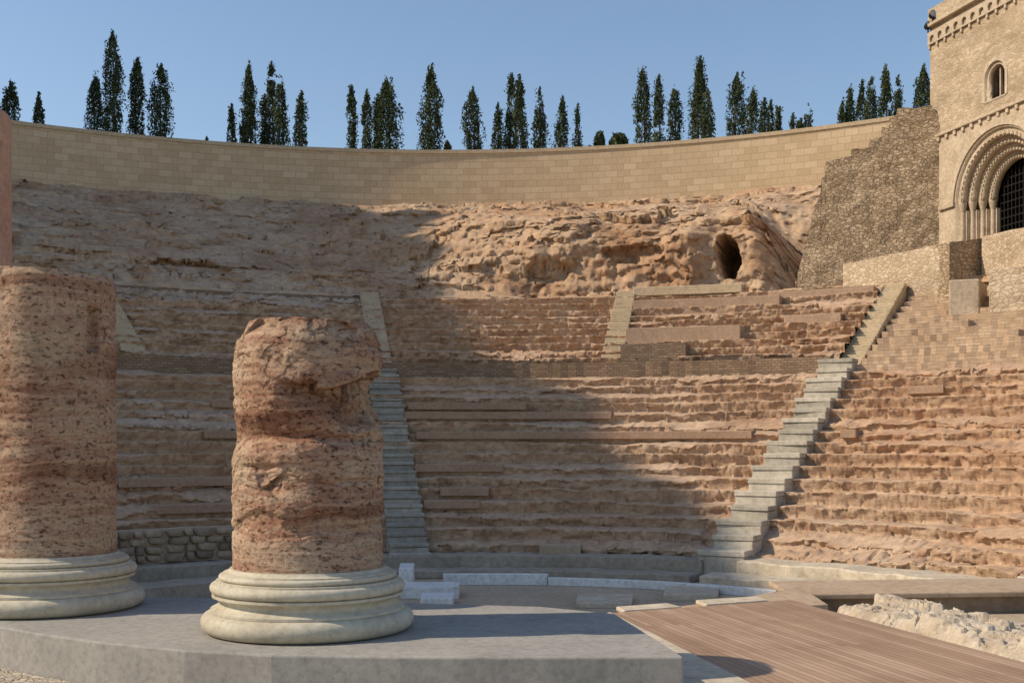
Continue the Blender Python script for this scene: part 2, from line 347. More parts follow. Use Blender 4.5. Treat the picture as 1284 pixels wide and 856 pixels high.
# ---------------- stairs
def stairs(theta,r0,h0,r1,h1,lanes,mat,base,label,name='staircase',slab=.09,wob=.012):
    vs=[];fs=[]
    er=Vector((math.sin(R(theta)),math.cos(R(theta)))); et=Vector((er.y,-er.x)); c=Vector(C)
    def bx(a,b,w0,w1,bot,top):
        k=len(vs); sk=random.uniform(-1,1)*wob*.8; tz=random.uniform(-1,1)*wob*.4
        for h in (bot,top):
            for rr,w in ((a+sk,w0),(b,w0),(b,w1),(a-sk,w1)):
                p=c+er*rr+et*w; vs.append((p.x,p.y,h+EYE+(tz if w==w1 and h==top else 0)))
        fs.extend([(k,k+1,k+2,k+3),(k+4,k+5,k+6,k+7),(k,k+1,k+5,k+4),(k+1,k+2,k+6,k+5),(k+2,k+3,k+7,k+6),(k+3,k,k+4,k+7)])
    for (w0,w1,n,lift,jw) in lanes:
        run=(r1-r0)/n; rise=(h1-h0)/n
        for i in range(n):
            a=r0+i*run+random.uniform(-1,1)*wob*.6; b=r0+(i+1)*run+.05; top=h0+(i+1)*rise+lift+random.uniform(-1,1)*wob*.4; bot=top-rise-base
            jl=random.uniform(-1,1)*wob+(jw if i%2 else -jw); jr=random.uniform(-1,1)*wob
            t=min(slab,rise*.5)
            if rise<.15: bx(a,b,w0,w1,bot,top)
            else:
                bx(a+.03,b,w0+.02+jl,w1-.02+jr,bot,top-t-.004)
                bx(a,b,w0+jl,w1+jr,top-t,top)
    o=mk(name,vs,fs,mat,label=label,category='stairs')
    m=o.modifiers.new('b','BEVEL'); m.width=.018; m.segments=2
    return o
for t,l in ((30.7,'pale grey block stairs climbing the lower seats'),(71.5,'grey stone stairs up the lower seats')):
    stairs(t,10.2,-2.62,20.6,2.66,[(-.54,.46,17,.08,.06)],M['grey'],.5,l,wob=.035,slab=.12)
for t,l in ((-10.4,'dark grey stone stairs up the lower seats'),(-51,'grey stone stairs up the lower seats')):
    stairs(t,10.2,-2.62,20.6,2.65,[(-.50,.46,25,.0,0)],M['darkgrey'],.35,l,wob=.025)
stairs(-10.5,20.7,2.75,27.6,6.05,[(-.36,.36,28,.05,0)],M['brownstep'],.5,'narrow tan stairs up the upper tier')
for t in (10.3,30.9,-31.4):
    stairs(t,20.7 if t<20 else 20.9,2.75,27.6,6.15,[(-.36,.36,30,.0 if t<20 else -.22,0)],M['yellow'],.55,'narrow pale sandstone stairs up the upper tier')
# ---------------- rock slope
th=np.arange(-88,62,.13); 
tt=np.concatenate([np.linspace(0,.09,12),np.linspace(.095,.24,60),np.linspace(.245,1,100)])
TH,TT=np.meshgrid(np.radians(th),tt)
deg=np.degrees(TH)
xi=C[0]+27.6*np.sin(TH); yi=C[1]+27.6*np.cos(TH)
xo=C2[0]+43.0*np.sin(TH*.97); yo=C2[1]+43.0*np.cos(TH*.97)
x=xi+(xo-xi)*TT; y=yi+(yo-yi)*TT
g0=np.interp(TT,[0,.06,.2,.5,.8,1],[0,.06,.22,.52,.80,1])
g1=np.interp(TT,[0,.10,.15,.20,.26,.6,.85,1],[0,.06,.36,.48,.56,.74,.88,1])
wv=sstep(-9,3,deg+3*vn(TT*6,TT*0,TT*0+4))
g=g0*(1-wv)+g1*wv
wob=.02*fbm(deg*.25,TT*3,TT*0+5,4)
q=(g+wob)*19; gs=(np.floor(q)+sstep(.0,.22,q-np.floor(q)))/19-wob
sw=np.clip(.85-wv*.65,0,1)*sstep(-.5,.1,fbm(deg*.15,TT*4,TT*0,3))
sw=np.maximum(sw,.8*sstep(.78,.85,TT))
g=g*(1-sw)+gs*sw
H=5.75+7.35*g
edge=sstep(0,.05,TT)*sstep(1,.95,TT)
nx=np.sin(TH);ny=np.cos(TH)
n0=fbm(x*.25,y*.25,H*.35,3); nb=np.abs(fbm(x*.4,y*.4,H*.35+3,5)); n1=fbm(x*.75,y*.75,H*.9,5); n2=fbm(x*1.8,y*1.8,H*4.5,6); n3=fbm(x*6,y*6,H*12,3)
wx=x+.7*n2;wy=y+.5*n0
f1=facet(wx*.42,wy*.42,H*.75+n0); f2=facet(wx*1.05+9,wy*1.05,H*2.2+n2); f3=facet(wx*2.8+3,wy*2.8,H*6+2)
amp=(.35+.40*wv)
push=edge*(amp*(.8*n0+.5*f1-1.3*nb+.3*n1)+.18*f2+.22*n2+.11*f3+.08*n3)
H=H+edge*(-.15*amp*f1+.09*f2+.10*n2+.06*f3+.05*n3+.15*n0)
qs=H/.34+.3*n0+.3*n2; Hs=(np.floor(qs)+sstep(.05,.55,qs-np.floor(qs))-.3*n0-.3*n2)*.34
tk=(.55-.25*wv)*edge
H=H*(1-tk)+Hs*tk
# the bluff fades down and back gently towards the rubble wall
dn=sstep(20.5,26,deg+.8*n0)*sstep(.05,.14,TT)*sstep(.7,.35,TT)
H=H-2.3*dn; push=push+.9*sstep(20,24,deg)*sstep(.05,.12,TT)*sstep(.6,.3,TT)
for (tc,hc,wd,hg,dp,pw) in ((18.7,7.72,.46,.88,5,1),(4.5,7.3,.9,.5,.5,0),(11.5,8.0,1.3,.4,.4,0),(-23,7.2,1.6,.4,.5,0)):
    dx=(deg-tc)*math.pi/180*30.4+.08*vn(H*2,H*0,H*0); dh=(H-hc)+.10*vn(deg*1.5,H*0,H*0+3)
    d=(np.abs(dx)/wd)**2.2+(np.abs(dh)/hg)**2.2
    m=sstep(1.15,.9,d)*(TT<.4)
    if pw:
        nearm=sstep(3.0,1.3,np.sqrt((dx/wd/1.2)**2+(dh/hg)**2))*(TT<.4)
        push=push*(1-nearm)+(.2+.2*n2+.12*f3+.1*n3+.25*n0)*nearm
    push=push+dp*m
x=x+nx*push; y=y+ny*push
grid_mesh('rock_slope',x,y,H+EYE,M['rock'],kind='structure',label='rugged bare rock slope with a small cave',category='rock')
# outer wall
w=arc('boundary_wall',-100,37,42.9,44.0,12.2,15.93,M['ashlar'],c=C2,step=1.0,label='long curved wall of pale sandstone blocks',category='wall')
cap=arc('coping',-100,37,42.84,44.06,15.93,16.12,M['yellow'],c=C2,step=1.0,parent=w)
# ---------------- right side: rubble wall
def pt(px,d): return ((px-642)/F*d,d)
def wall_profile(name,a,b,prof,thick,mat,parent=None,rough=.0,nn=60,**kw):
    a=Vector(a);b=Vector(b);d=(b-a);L=d.length;d.normalize();nrm=Vector((-d.y,d.x))
    if nrm.y<0:nrm=-nrm
    s=np.linspace(0,1,nn); bo=np.interp(s,[p[0] for p in prof],[p[1] for p in prof]); to=np.interp(s,[p[0] for p in prof],[p[2] for p in prof])
    to=to+rough*fbm(s*L*1.8,s*0,s*0+2,4)*1.0
    vs=[];fs=[];m=60
    for i in range(nn):
        p=a+d*(s[i]*L)
        hh=bo[i]+(to[i]-bo[i])*np.arange(m)/(m-1)
        oo=rough*fbm(np.full(m,p.x*1.5),np.full(m,p.y*1.5),hh*1.5,5)
        for j in range(m):
            vs.append((p.x+nrm.x*oo[j],p.y+nrm.y*oo[j],hh[j]+EYE))
        vs.append((p.x+nrm.x*thick,p.y+nrm.y*thick,to[i]+EYE)); vs.append((p.x+nrm.x*thick,p.y+nrm.y*thick,bo[i]+EYE))
    k=m+2
    for i in range(nn-1):
        for j in range(k): fs.append((i*k+j,i*k+(j+1)%k,(i+1)*k+(j+1)%k,(i+1)*k+j))
    fs+=[tuple(range(k)),tuple(range((nn-1)*k,nn*k))]
    return mk(name,vs,fs,mat,parent=parent,**kw)
pr_=[(0,5.0,7.0),(.06,5,8.2),(.1,5,9.2),(.16,5.0,10.2),(.163,5.0,10.7),(.19,5.0,10.8),(.193,5,11.3),(.22,5.0,11.35),(.36,5.0,11.40),(.363,5,11.68),(.48,5.0,11.72),(.483,5,12.02),(.56,5.0,12.05),(.563,5.0,12.42),(.61,5,12.42),(.613,5.0,12.78),(.66,5,12.80),(.663,5,13.08),(.88,5.0,13.05),(.94,5.0,12.5),(1,5.0,11.7)]
wall_profile('ruined_wall',pt(1000,44.3),pt(1192,41.9),pr_,2.2,M['rubble'],rough=.12,nn=240,label='tall ragged rubble masonry wall beside the tower',category='wall')
wall_profile('parapet_wall',pt(1057,42.2),pt(1190,38.2),[(0,5.2,7.05),(1,4.6,7.12)],.7,M['palerub'],rough=.03,label='pale rubble retaining wall below the tower',category='wall')
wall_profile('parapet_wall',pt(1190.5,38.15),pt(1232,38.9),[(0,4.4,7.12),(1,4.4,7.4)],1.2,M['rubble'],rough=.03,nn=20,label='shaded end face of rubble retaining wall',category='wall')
wall_profile('parapet_wall',pt(1231,38.6),pt(1330,33.8),[(0,4.0,7.4),(1,3.6,7.0)],.8,M['palerub'],rough=.03,label='pale rubble retaining wall under the church portal',category='wall')
prism('stone_block',[pt(1190,36.3),pt(1228,36.0),pt(1238,37.4),pt(1200,37.8)],4.2,5.55,M['towstone'],bev=.04,label='square stone block at the foot of wall',category='stone block')
prism('stone_block',[pt(1240,35.4),pt(1300,34.4),pt(1310,36.2),pt(1248,37.0)],3.6,5.75,M['palerub'],bev=.04,label='broad masonry pier at the foot of wall',category='stone block')
# ---------------- tower
a0=Vector((16.1,42.0)); d=Vector((.276,-.961)).normalized(); nin=Vector((.961,.276)).normalized()
tower=bpy.data.objects.new('church_tower',None); tower.location=(a0.x,a0.y,EYE+6); 
link(tower,label='old stone church tower with arched portal and corbelled cornice',category='tower')
bpy.context.view_layer.update()
def W(s,h,dep=0): 
    p=a0+d*s+nin*dep; return (p.x,p.y,h+EYE)
def par(o,p):
    o.parent=p; o.matrix_parent_inverse=p.matrix_world.inverted() if p.type=='EMPTY' else o.matrix_parent_inverse
    return o
def holed(name,outer,holes,dep0,dep1,mat,parent,**kw):
    cu=bpy.data.curves.new(name,'CURVE'); cu.dimensions='2D'; cu.fill_mode='BOTH'; cu.extrude=(dep1-dep0)/2
    for pl in [outer]+holes:
        sp=cu.splines.new('POLY'); sp.points.add(len(pl)-1); sp.use_cyclic_u=True
        for i,(x,y) in enumerate(pl): sp.points[i].co=(x,y,0,1)
    ob=bpy.data.objects.new('tmp',cu); sc.collection.objects.link(ob)
    dg=bpy.context.evaluated_depsgraph_get(); me=bpy.data.meshes.new_from_object(ob.evaluated_get(dg))
    bpy.data.objects.remove(ob)
    mid=(dep0+dep1)/2
    for v in me.vertices: v.co=Vector(W(v.co.x,v.co.y,mid+v.co.z))
    bm=bmesh.new(); bm.from_mesh(me); bmesh.ops.remove_doubles(bm,verts=bm.verts,dist=.0005); bmesh.ops.recalc_face_normals(bm,faces=bm.faces); bm.to_mesh(me); bm.free()
    me.name=name; me.materials.clear(); me.materials.append(mat); auto_uv(me)
    return par(link(bpy.data.objects.new(name,me),**kw),parent)
def archpoly(cx,base,spring,r,n=24):
    return [(cx-r,base)]+[(cx-r*math.cos(math.pi*i/n),spring+r*math.sin(math.pi*i/n)) for i in range(n+1)]+[(cx+r,base)]
def box_s(name,s0,s1,h0,h1,d0,d1,mat,parent,bev=0.0,**kw):
    vs=[W(s,h,q) for h in (h0,h1) for s,q in ((s0,d0),(s1,d0),(s1,d1),(s0,d1))]
    fs=[(0,1,2,3),(4,5,6,7),(0,1,5,4),(1,2,6,5),(2,3,7,6),(3,0,4,7)]
    o=mk(name,vs,fs,mat,**kw); par(o,parent)
    if bev: m=o.modifiers.new('b','BEVEL'); m.width=bev; m.segments=2
    return o
cx,spr,RA,base=3.05,9.10,2.17,7.45
holed('wall',[(-.05,6.0),(7.5,6.0),(7.5,11.8),(-.05,11.8)],[archpoly(cx,base,spr,RA)],0,1.6,M['towstone'],tower,label='cut stone portal wall')
holed('upper_wall',[(-.62,11.8),(7.5,11.8),(7.5,16.1),(-.62,16.1)],[archpoly(2.95,12.35,13.15,.5)],.03,.8,M['tower'],tower)
box_s('side_wall',-.62,-.02,6,11.79,1.0,6,M['tower'],tower)
box_s('core',-.60,7.45,11.81,16.0,.81,7,M['tower'],tower)
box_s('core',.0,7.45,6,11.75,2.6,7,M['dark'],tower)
win=holed('window',archpoly(2.95,12.36,13.15,.49),[archpoly(2.95,12.4,13.15,.40)],.1,.35,M['towstone'],tower)
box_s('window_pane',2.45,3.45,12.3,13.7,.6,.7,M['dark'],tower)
holed('window_surround',archpoly(2.95,12.36,13.15,.64),[archpoly(2.95,12.30,13.15,.51)],.01,.032,M['towstone'],tower)
box_s('mullion',2.92,2.98,12.4,13.5,.25,.35,M['towstone'],tower)
for k in range(4):
    ro=RA+.01-k*.24; ri=ro-.27
    o=[(cx-ro*math.cos(math.pi*i/30),spr+ro*math.sin(math.pi*i/30)) for i in range(31)]
    i_=[(cx+ri*math.cos(math.pi*i/30),spr+ri*math.sin(math.pi*i/30)) for i in range(31)]
    holed('archivolt',o+i_,[],.10+k*.24,.10+k*.24+.26,M['towstone'],tower)
    vs=[];fs=[]
    nb=30
    for i in range(nb):
        a1=math.pi*(i+.15)/nb;a2=math.pi*(i+.85)/nb; am=(a1+a2)/2
        kk=len(vs)
        for q in (.06+k*.24,.105+k*.24):
            for rr,aa in ((ri+.03,a1),(ri+.03,a2),(ri+.13,am)): vs.append(W(cx-rr*math.cos(aa),spr+rr*math.sin(aa),q))
        fs+=[(kk,kk+1,kk+2),(kk+3,kk+4,kk+5),(kk,kk+1,kk+4,kk+3),(kk+1,kk+2,kk+5,kk+4),(kk+2,kk,kk+3,kk+5)]
    par(mk('carved_tooth_band',vs,fs,M['towstone']),tower)
    for sg in (-1,1):
        ctr=cx+sg*(ri+.13); 
        box_s('jamb',ctr-.14,ctr+.14,base,spr-.3,.28+k*.24,.42+k*.24,M['towstone'],tower)
        vs=[];fs=[];ns=12
        P=[(.14,base),(.14,base+.1),(.09,base+.16),(.08,spr-.34),(.09,spr-.3),(.15,spr-.06),(.15,spr)]
        for r_,h_ in P:
            for j in range(ns):
                aa=2*math.pi*j/ns; vs.append(W(ctr+r_*math.cos(aa),h_,.23+k*.24+r_*math.sin(aa)))
        for i in range(len(P)-1):
            for j in range(ns): fs.append((i*ns+j,i*ns+(j+1)%ns,(i+1)*ns+(j+1)%ns,(i+1)*ns+j))
        fs.append(tuple(range(ns))); fs.append(tuple(range((len(P)-1)*ns,len(P)*ns)))
        par(mk('colonnette',vs,fs,M['towstone'],smooth=False),tower)
ro=RA+.34;ri=RA+.06
o=[(cx-ro*math.cos(math.pi*i/30),spr+ro*math.sin(math.pi*i/30)) for i in range(31)]; i_=[(cx+ri*math.cos(math.pi*i/30),spr+ri*math.sin(math.pi*i/30)) for i in range(31)]
holed('hood_moulding',o+i_,[],-.06,-.002,M['towstone'],tower)
box_s('impost',.0,cx-RA-.02,spr-.1,spr+.08,-.1,-.003,M['towstone'],tower,.02)
box_s('plinth',-.15,.86,7.1,7.5,-.15,-.003,M['towstone'],tower,.03)
vs=[];fs=[]
def bar(s0,h0,s1,h1,w=.018,q=1.15):
    k=len(vs); dx=(s1-s0);dy=(h1-h0);L=math.hypot(dx,dy);px,py=-dy/L*w,dx/L*w
    for dd in (q-w,q+w):
        for s,h in ((s0-px,h0-py),(s0+px,h0+py),(s1+px,h1+py),(s1-px,h1-py)): vs.append(W(s,h,dd))
    fs.extend([(k,k+1,k+2,k+3),(k+4,k+5,k+6,k+7),(k,k+1,k+5,k+4),(k+1,k+2,k+6,k+5),(k+2,k+3,k+7,k+6),(k+3,k,k+4,k+7)])
rg=1.15
for i in range(13):
    s=cx-rg+2*rg*i/12; t=math.sqrt(max(0.001,rg*rg-(s-cx)**2)); bar(s,base,s,spr+t)
for i in range(9):
    h=base+.1+i*.28; ww=rg if h<spr else math.sqrt(max(.01,rg*rg-(h-spr)**2)); bar(cx-ww,h,cx+ww,h,.02)
par(mk('iron_gate',vs,fs,M['iron']),tower)
box_s('string_course',-.72,7.5,11.80,11.92,-.11,-.0,M['towstone'],tower,.02)
for i in range(17):
    s=-.1+i*.46; box_s('corbel',s,s+.14,11.63,11.795,-.08,-.004,M['towstone'],tower,.02)
holes=[archpoly(-.42+i*.46,15.50,15.64,.13,10) for i in range(12)]
holed('arcade',[(-.66,15.44),(5.1,15.44),(5.1,15.92),(-.66,15.92)],holes,-.06,.028,M['towstone'],tower)
for i in range(13):
    s=-.66+i*.46; box_s('corbel',s,s+.10,15.28,15.435,-.05,.026,M['towstone'],tower,.015)
box_s('cornice',-.72,7.6,16.1,16.22,-.15,7,M['towstone'],tower,.02)
box_s('parapet',-.66,7.4,16.22,16.8,-.04,.3,M['tower'],tower)
def flood(s,h,dep,tilt):
    e=bpy.data.objects.new('floodlight',None); e.location=W(s,h,dep); link(e,label='round grey floodlight fixed on the tower cornice',category='floodlight',group='floodlights on the tower')
    e.rotation_euler=(0,0,tilt)
    def lathe(nm,P,mat,rotx):
        vs=[];fs=[];ns=16
        for r_,z_ in P:
            for j in range(ns):
                aa=2*math.pi*j/ns; vs.append((r_*math.cos(aa),r_*math.sin(aa),z_))
        for i in range(len(P)-1):
            for j in range(ns): fs.append((i*ns+j,i*ns+(j+1)%ns,(i+1)*ns+(j+1)%ns,(i+1)*ns+j))
        fs.append(tuple(range(ns))); fs.append(tuple(range((len(P)-1)*ns,len(P)*ns)))
        o=mk(nm,vs,fs,mat,parent=e); o.rotation_euler=(rotx,0,0); o.location=(0,0,.26); return o
    lathe('lamp_head',[(.05,.14),(.1,.12),(.15,.0),(.16,-.08)],M['iron'],R(-100))
    lathe('lens',[(.14,-.085),(.13,-.10),(.02,-.11)],M['glass'],R(-100))
    o=mk('bracket',[(-.02,-.02,0),(.02,-.02,0),(.02,.02,0),(-.02,.02,0),(-.02,-.02,.2),(.02,-.02,.2),(.02,.02,.2),(-.02,.02,.2)],[(0,1,2,3),(4,5,6,7),(0,1,5,4),(1,2,6,5),(2,3,7,6),(3,0,4,7)],M['iron'],parent=e)
flood(-.64,15.93,-.05,.4); flood(-.3,16.225,-.10,.2)
# ---------------- podium, kerbs, orchestra things
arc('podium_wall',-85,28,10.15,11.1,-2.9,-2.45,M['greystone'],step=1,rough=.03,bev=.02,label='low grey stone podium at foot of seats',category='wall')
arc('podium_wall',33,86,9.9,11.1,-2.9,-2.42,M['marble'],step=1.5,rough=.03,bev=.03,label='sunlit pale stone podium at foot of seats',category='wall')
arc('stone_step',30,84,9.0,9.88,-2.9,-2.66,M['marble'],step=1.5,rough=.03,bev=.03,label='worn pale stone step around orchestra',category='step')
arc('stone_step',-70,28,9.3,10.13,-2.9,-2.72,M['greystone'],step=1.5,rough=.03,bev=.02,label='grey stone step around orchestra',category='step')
vs=[];fs=[]
bmt=bmesh.new(); bmesh.ops.create_icosphere(bmt,subdivisions=2,radius=1); bv=[v.co.copy() for v in bmt.verts]; bf=[tuple(v.index for v in f.verts) for f in bmt.faces]; bmt.free()
hrow=-2.42
for row in range(4):
    t=-62.0; hs_=random.uniform(.085,.11)
    while t<-21:
        wd=random.uniform(.09,.26); hh2=hs_*random.uniform(.75,1.15)
        ang=math.degrees(wd/10.8); t+=ang
        er=Vector((math.sin(R(t)),math.cos(R(t)),0)); et=Vector((er.y,-er.x,0)); k=len(vs)
        c0=Vector((C[0],C[1],0))+er*(10.90+random.uniform(-.03,.03))+Vector((0,0,hrow+hs_+EYE+random.uniform(-.02,.02)))
        ph=random.uniform(0,6)
        for v in bv:
            sx=math.copysign(abs(v.x)**.6,v.x); sz=math.copysign(abs(v.z)**.6,v.z); jj=1+.14*math.sin(3*v.x+ph)*math.cos(2.5*v.z+ph)
            q=c0+et*(sx*wd*jj*.95)+er*(v.y*.13)+Vector((0,0,sz*hh2*jj)); vs.append((q.x,q.y,q.z))
        fs+=[tuple(i+k for i in f) for f in bf]
        t+=ang
    hrow+=hs_*1.8
mk('rubble_wall',vs,fs,M['cobble'],recalc=False,label='low wall of rough rounded stones',category='wall')
arc('rubble_core',-63,-20,10.90,11.25,-2.44,-1.70,M['ledge'],step=1,rough=.02,label='mortar core behind rough stone facing',category='wall')
arc('kerb',-7,9,8.05,8.25,-2.9,-2.66,M['white'],step=1,bev=.01,label='white stone kerb around orchestra',category='kerb',group='white kerbs around orchestra')
arc('kerb',9.1,48,8.05,8.2,-2.9,-2.73,M['white'],step=1,bev=.01,label='thin white stone kerb around orchestra',category='kerb',group='white kerbs around orchestra')
arc('kerb',-60,-14,8.1,8.5,-2.9,-2.6,M['greystone'],step=1,bev=.01,label='grey stone kerb around orchestra',category='kerb')
def blk(px0,px1,d0,d1,h,mat,label,h0=-2.9,nm='stone_block'):
    prism(nm,[pt(px0,d0),pt(px1,d0),pt(px1+2,d1),pt(px0+2,d1)],h0,h,mat,bev=.012,label=label,category='stone block')
blk(502,575,21.9,22.7,-2.66,M['white'],'long white stone block on orchestra floor')
blk(527,568,20.6,21.5,-2.72,M['white'],'white stone block on orchestra floor')
blk(500,518,23.2,24.4,-2.45,M['white'],'small white stone post at foot of stairs')
blk(722,792,20.6,21.9,-2.80,M['marble'],'flat beige slab on orchestra floor')
blk(832,900,21.6,23.0,-2.78,M['marble'],'flat beige slab on orchestra floor')
blk(676,728,26.6,27.2,-2.25,M['ledge'],'pale stone block against lowest seat',-2.5)
# ---------------- stage slabs
plat=[(-9,8.7),(-5.0,7.9),(-3.9,7.35),(-3.24,7.02),(-2.85,6.73),(-2.4,6.45),(-1.81,6.17),(-1.3,6.03),(-.6,5.97),(.2,5.96),(.92,5.98),(.70,7.55),(.2,7.9),(-1.5,8.25),(-4,8.6),(-6,9.6),(-9,10.5)]
prism('platform',plat,-1.424,-1.10,M['conc'],bev=.012,kind='structure',label='smooth grey concrete platform under the columns',category='platform')
prism('stage_ground',[(-12,-3),(1.48,-3),(1.30,7.0),(.86,9.6),(.6,8.9),(-1.5,8.4),(-4,8.8),(-9,10.8),(-12,11)],-2.9,-1.426,M['gravel'],kind='structure',label='gravel ground under the platform',category='ground')
prism('gravel_path',[(-12,-3),(.925,-3),(.925,5.972),(.2,5.952),(-.6,5.962),(-1.3,6.022),(-1.81,6.162),(-2.4,6.442),(-2.85,6.722),(-3.24,7.012),(-3.9,7.342),(-5,7.89),(-9,8.69),(-12,9)],-1.425,-1.355,M['gravel'],kind='structure',label='pebbly gravel ground in front of the platform',category='path')
prism('paving',[(.93,4.5),(1.84,4.5),(1.415,6.74),(.84,9.62),(.72,9.3),(.73,7.6)],-1.424,-1.385,M['marble'],kind='structure',label='pale stone strip beside the wooden deck',category='paving')
A=(.86,9.65);B=(2.61,10.48)
dk=[A,(1.43,6.74),(2.05,3.5),(2.4,0),(5.3,0),(4.4,3.5),(3.39,7.4),B]
dko=prism('deck',dk,-1.47,-1.398,M['deck'],kind='structure',label='reddish wooden plank deck over the stage',category='deck')
dd=Vector((.78,-3.08)).normalized(); me=dko.data
for p in me.polygons:
    for li in p.loop_indices:
        v=me.vertices[me.loops[li].vertex_index].co
        me.uv_layers[0].data[li].uv=(v.x*dd.x+v.y*dd.y, -v.x*dd.y+v.y*dd.x+(v.z*1.0 if abs(p.normal.z)<.5 else 0))
prism('deck_support',[(1.55,-3),(6,-3),(3.3,7.4),(2.55,10.4),(.95,9.6),(1.5,7)],-2.9,-1.475,M['ground'],kind='structure',label='earth under the deck',category='ground')
prism('paving',[(.55,9.68),(.86,9.68),(2.6,10.5),(3.0,10.6),(3.1,12.0),(2.2,11.0)],-2.9,-1.46,M['ledge'],kind='structure',label='beige stone paving beyond the deck',category='paving')
for q in ([(1.0,9.95),(1.55,10.2),(1.45,10.45),(.95,10.2)],[(1.8,10.35),(2.45,10.65),(2.4,10.95),(1.75,10.65)]):
    prism('stone_slab',q,-1.459,-1.42,M['marble'],bev=.01,label='thin pale stone slab beyond the deck',category='stone slab',group='thin slabs beyond the deck')
lw=prism('low_wall',[(2.95,11.75),(12,12.65),(12,13.6),(3.0,12.7)],-2.9,-1.56,M['trench'],label='low stone wall along the stage front with pale capping',category='wall')
prism('capping',[(2.92,11.68),(12,12.58),(12,13.8),(2.96,12.9)],-1.558,-1.5,M['ledge'],bev=.015,parent=lw)
prism('recess_floor',[(2.62,10.4),(3.4,7.38),(5,3),(14,3),(14,12.8),(2.95,11.8)],-2.9,-1.74,M['ground'],kind='structure',label='sunken sandy floor beside the deck',category='ground')
def heap(p0,p1,wid,hgt,h0,seed,label):
    p0=Vector(p0);p1=Vector(p1);dv=(p1-p0);L=dv.length;dv.normalize();nv=Vector((-dv.y,dv.x))
    s=np.linspace(0,1,int(L*120));v=np.linspace(-1,1,110); S,V=np.meshgrid(s,v)
    env=sstep(0,.03,S)*sstep(1,.96,S)
    w=wid*(1+.22*vn(S*L*1.6,S*0+seed,S*0)+.12*vn(S*L*6,S*0+seed,V*0))
    x=p0.x+dv.x*S*L+nv.x*V*w; y=p0.y+dv.y*S*L+nv.y*V*w
    n=fbm(x*2,y*2,x*0+seed,4); fa=facet(x*3,y*3,x*0+seed); fb=facet(x*9,y*9,x*0+seed)
    h=(1-np.abs(V)**8.0)*env*hgt*(.85+.20*n+.20*fa+.08*fb)+.008*fbm(x*24,y*24,x*0,3)
    grid_mesh('ruined_wall_base',x,y,h+h0+EYE-.02,M['ruin'],label=label,category='ruin')
heap((3.40,10.9),(4.75,6.3),.44,.37,-1.74,3,'crumbled cream rubble wall base beside deck')
heap((4.6,10.6),(8.5,11.2),.35,.10,-1.74,8,'low crumbled pale rubble wall base')
prism('stone_slab',[(4.7,8.8),(6.0,8.9),(6.1,9.9),(4.65,9.9)],-1.75,-1.64,M['marble'],bev=.02,label='flat pale slab in the sunken area',category='stone slab')
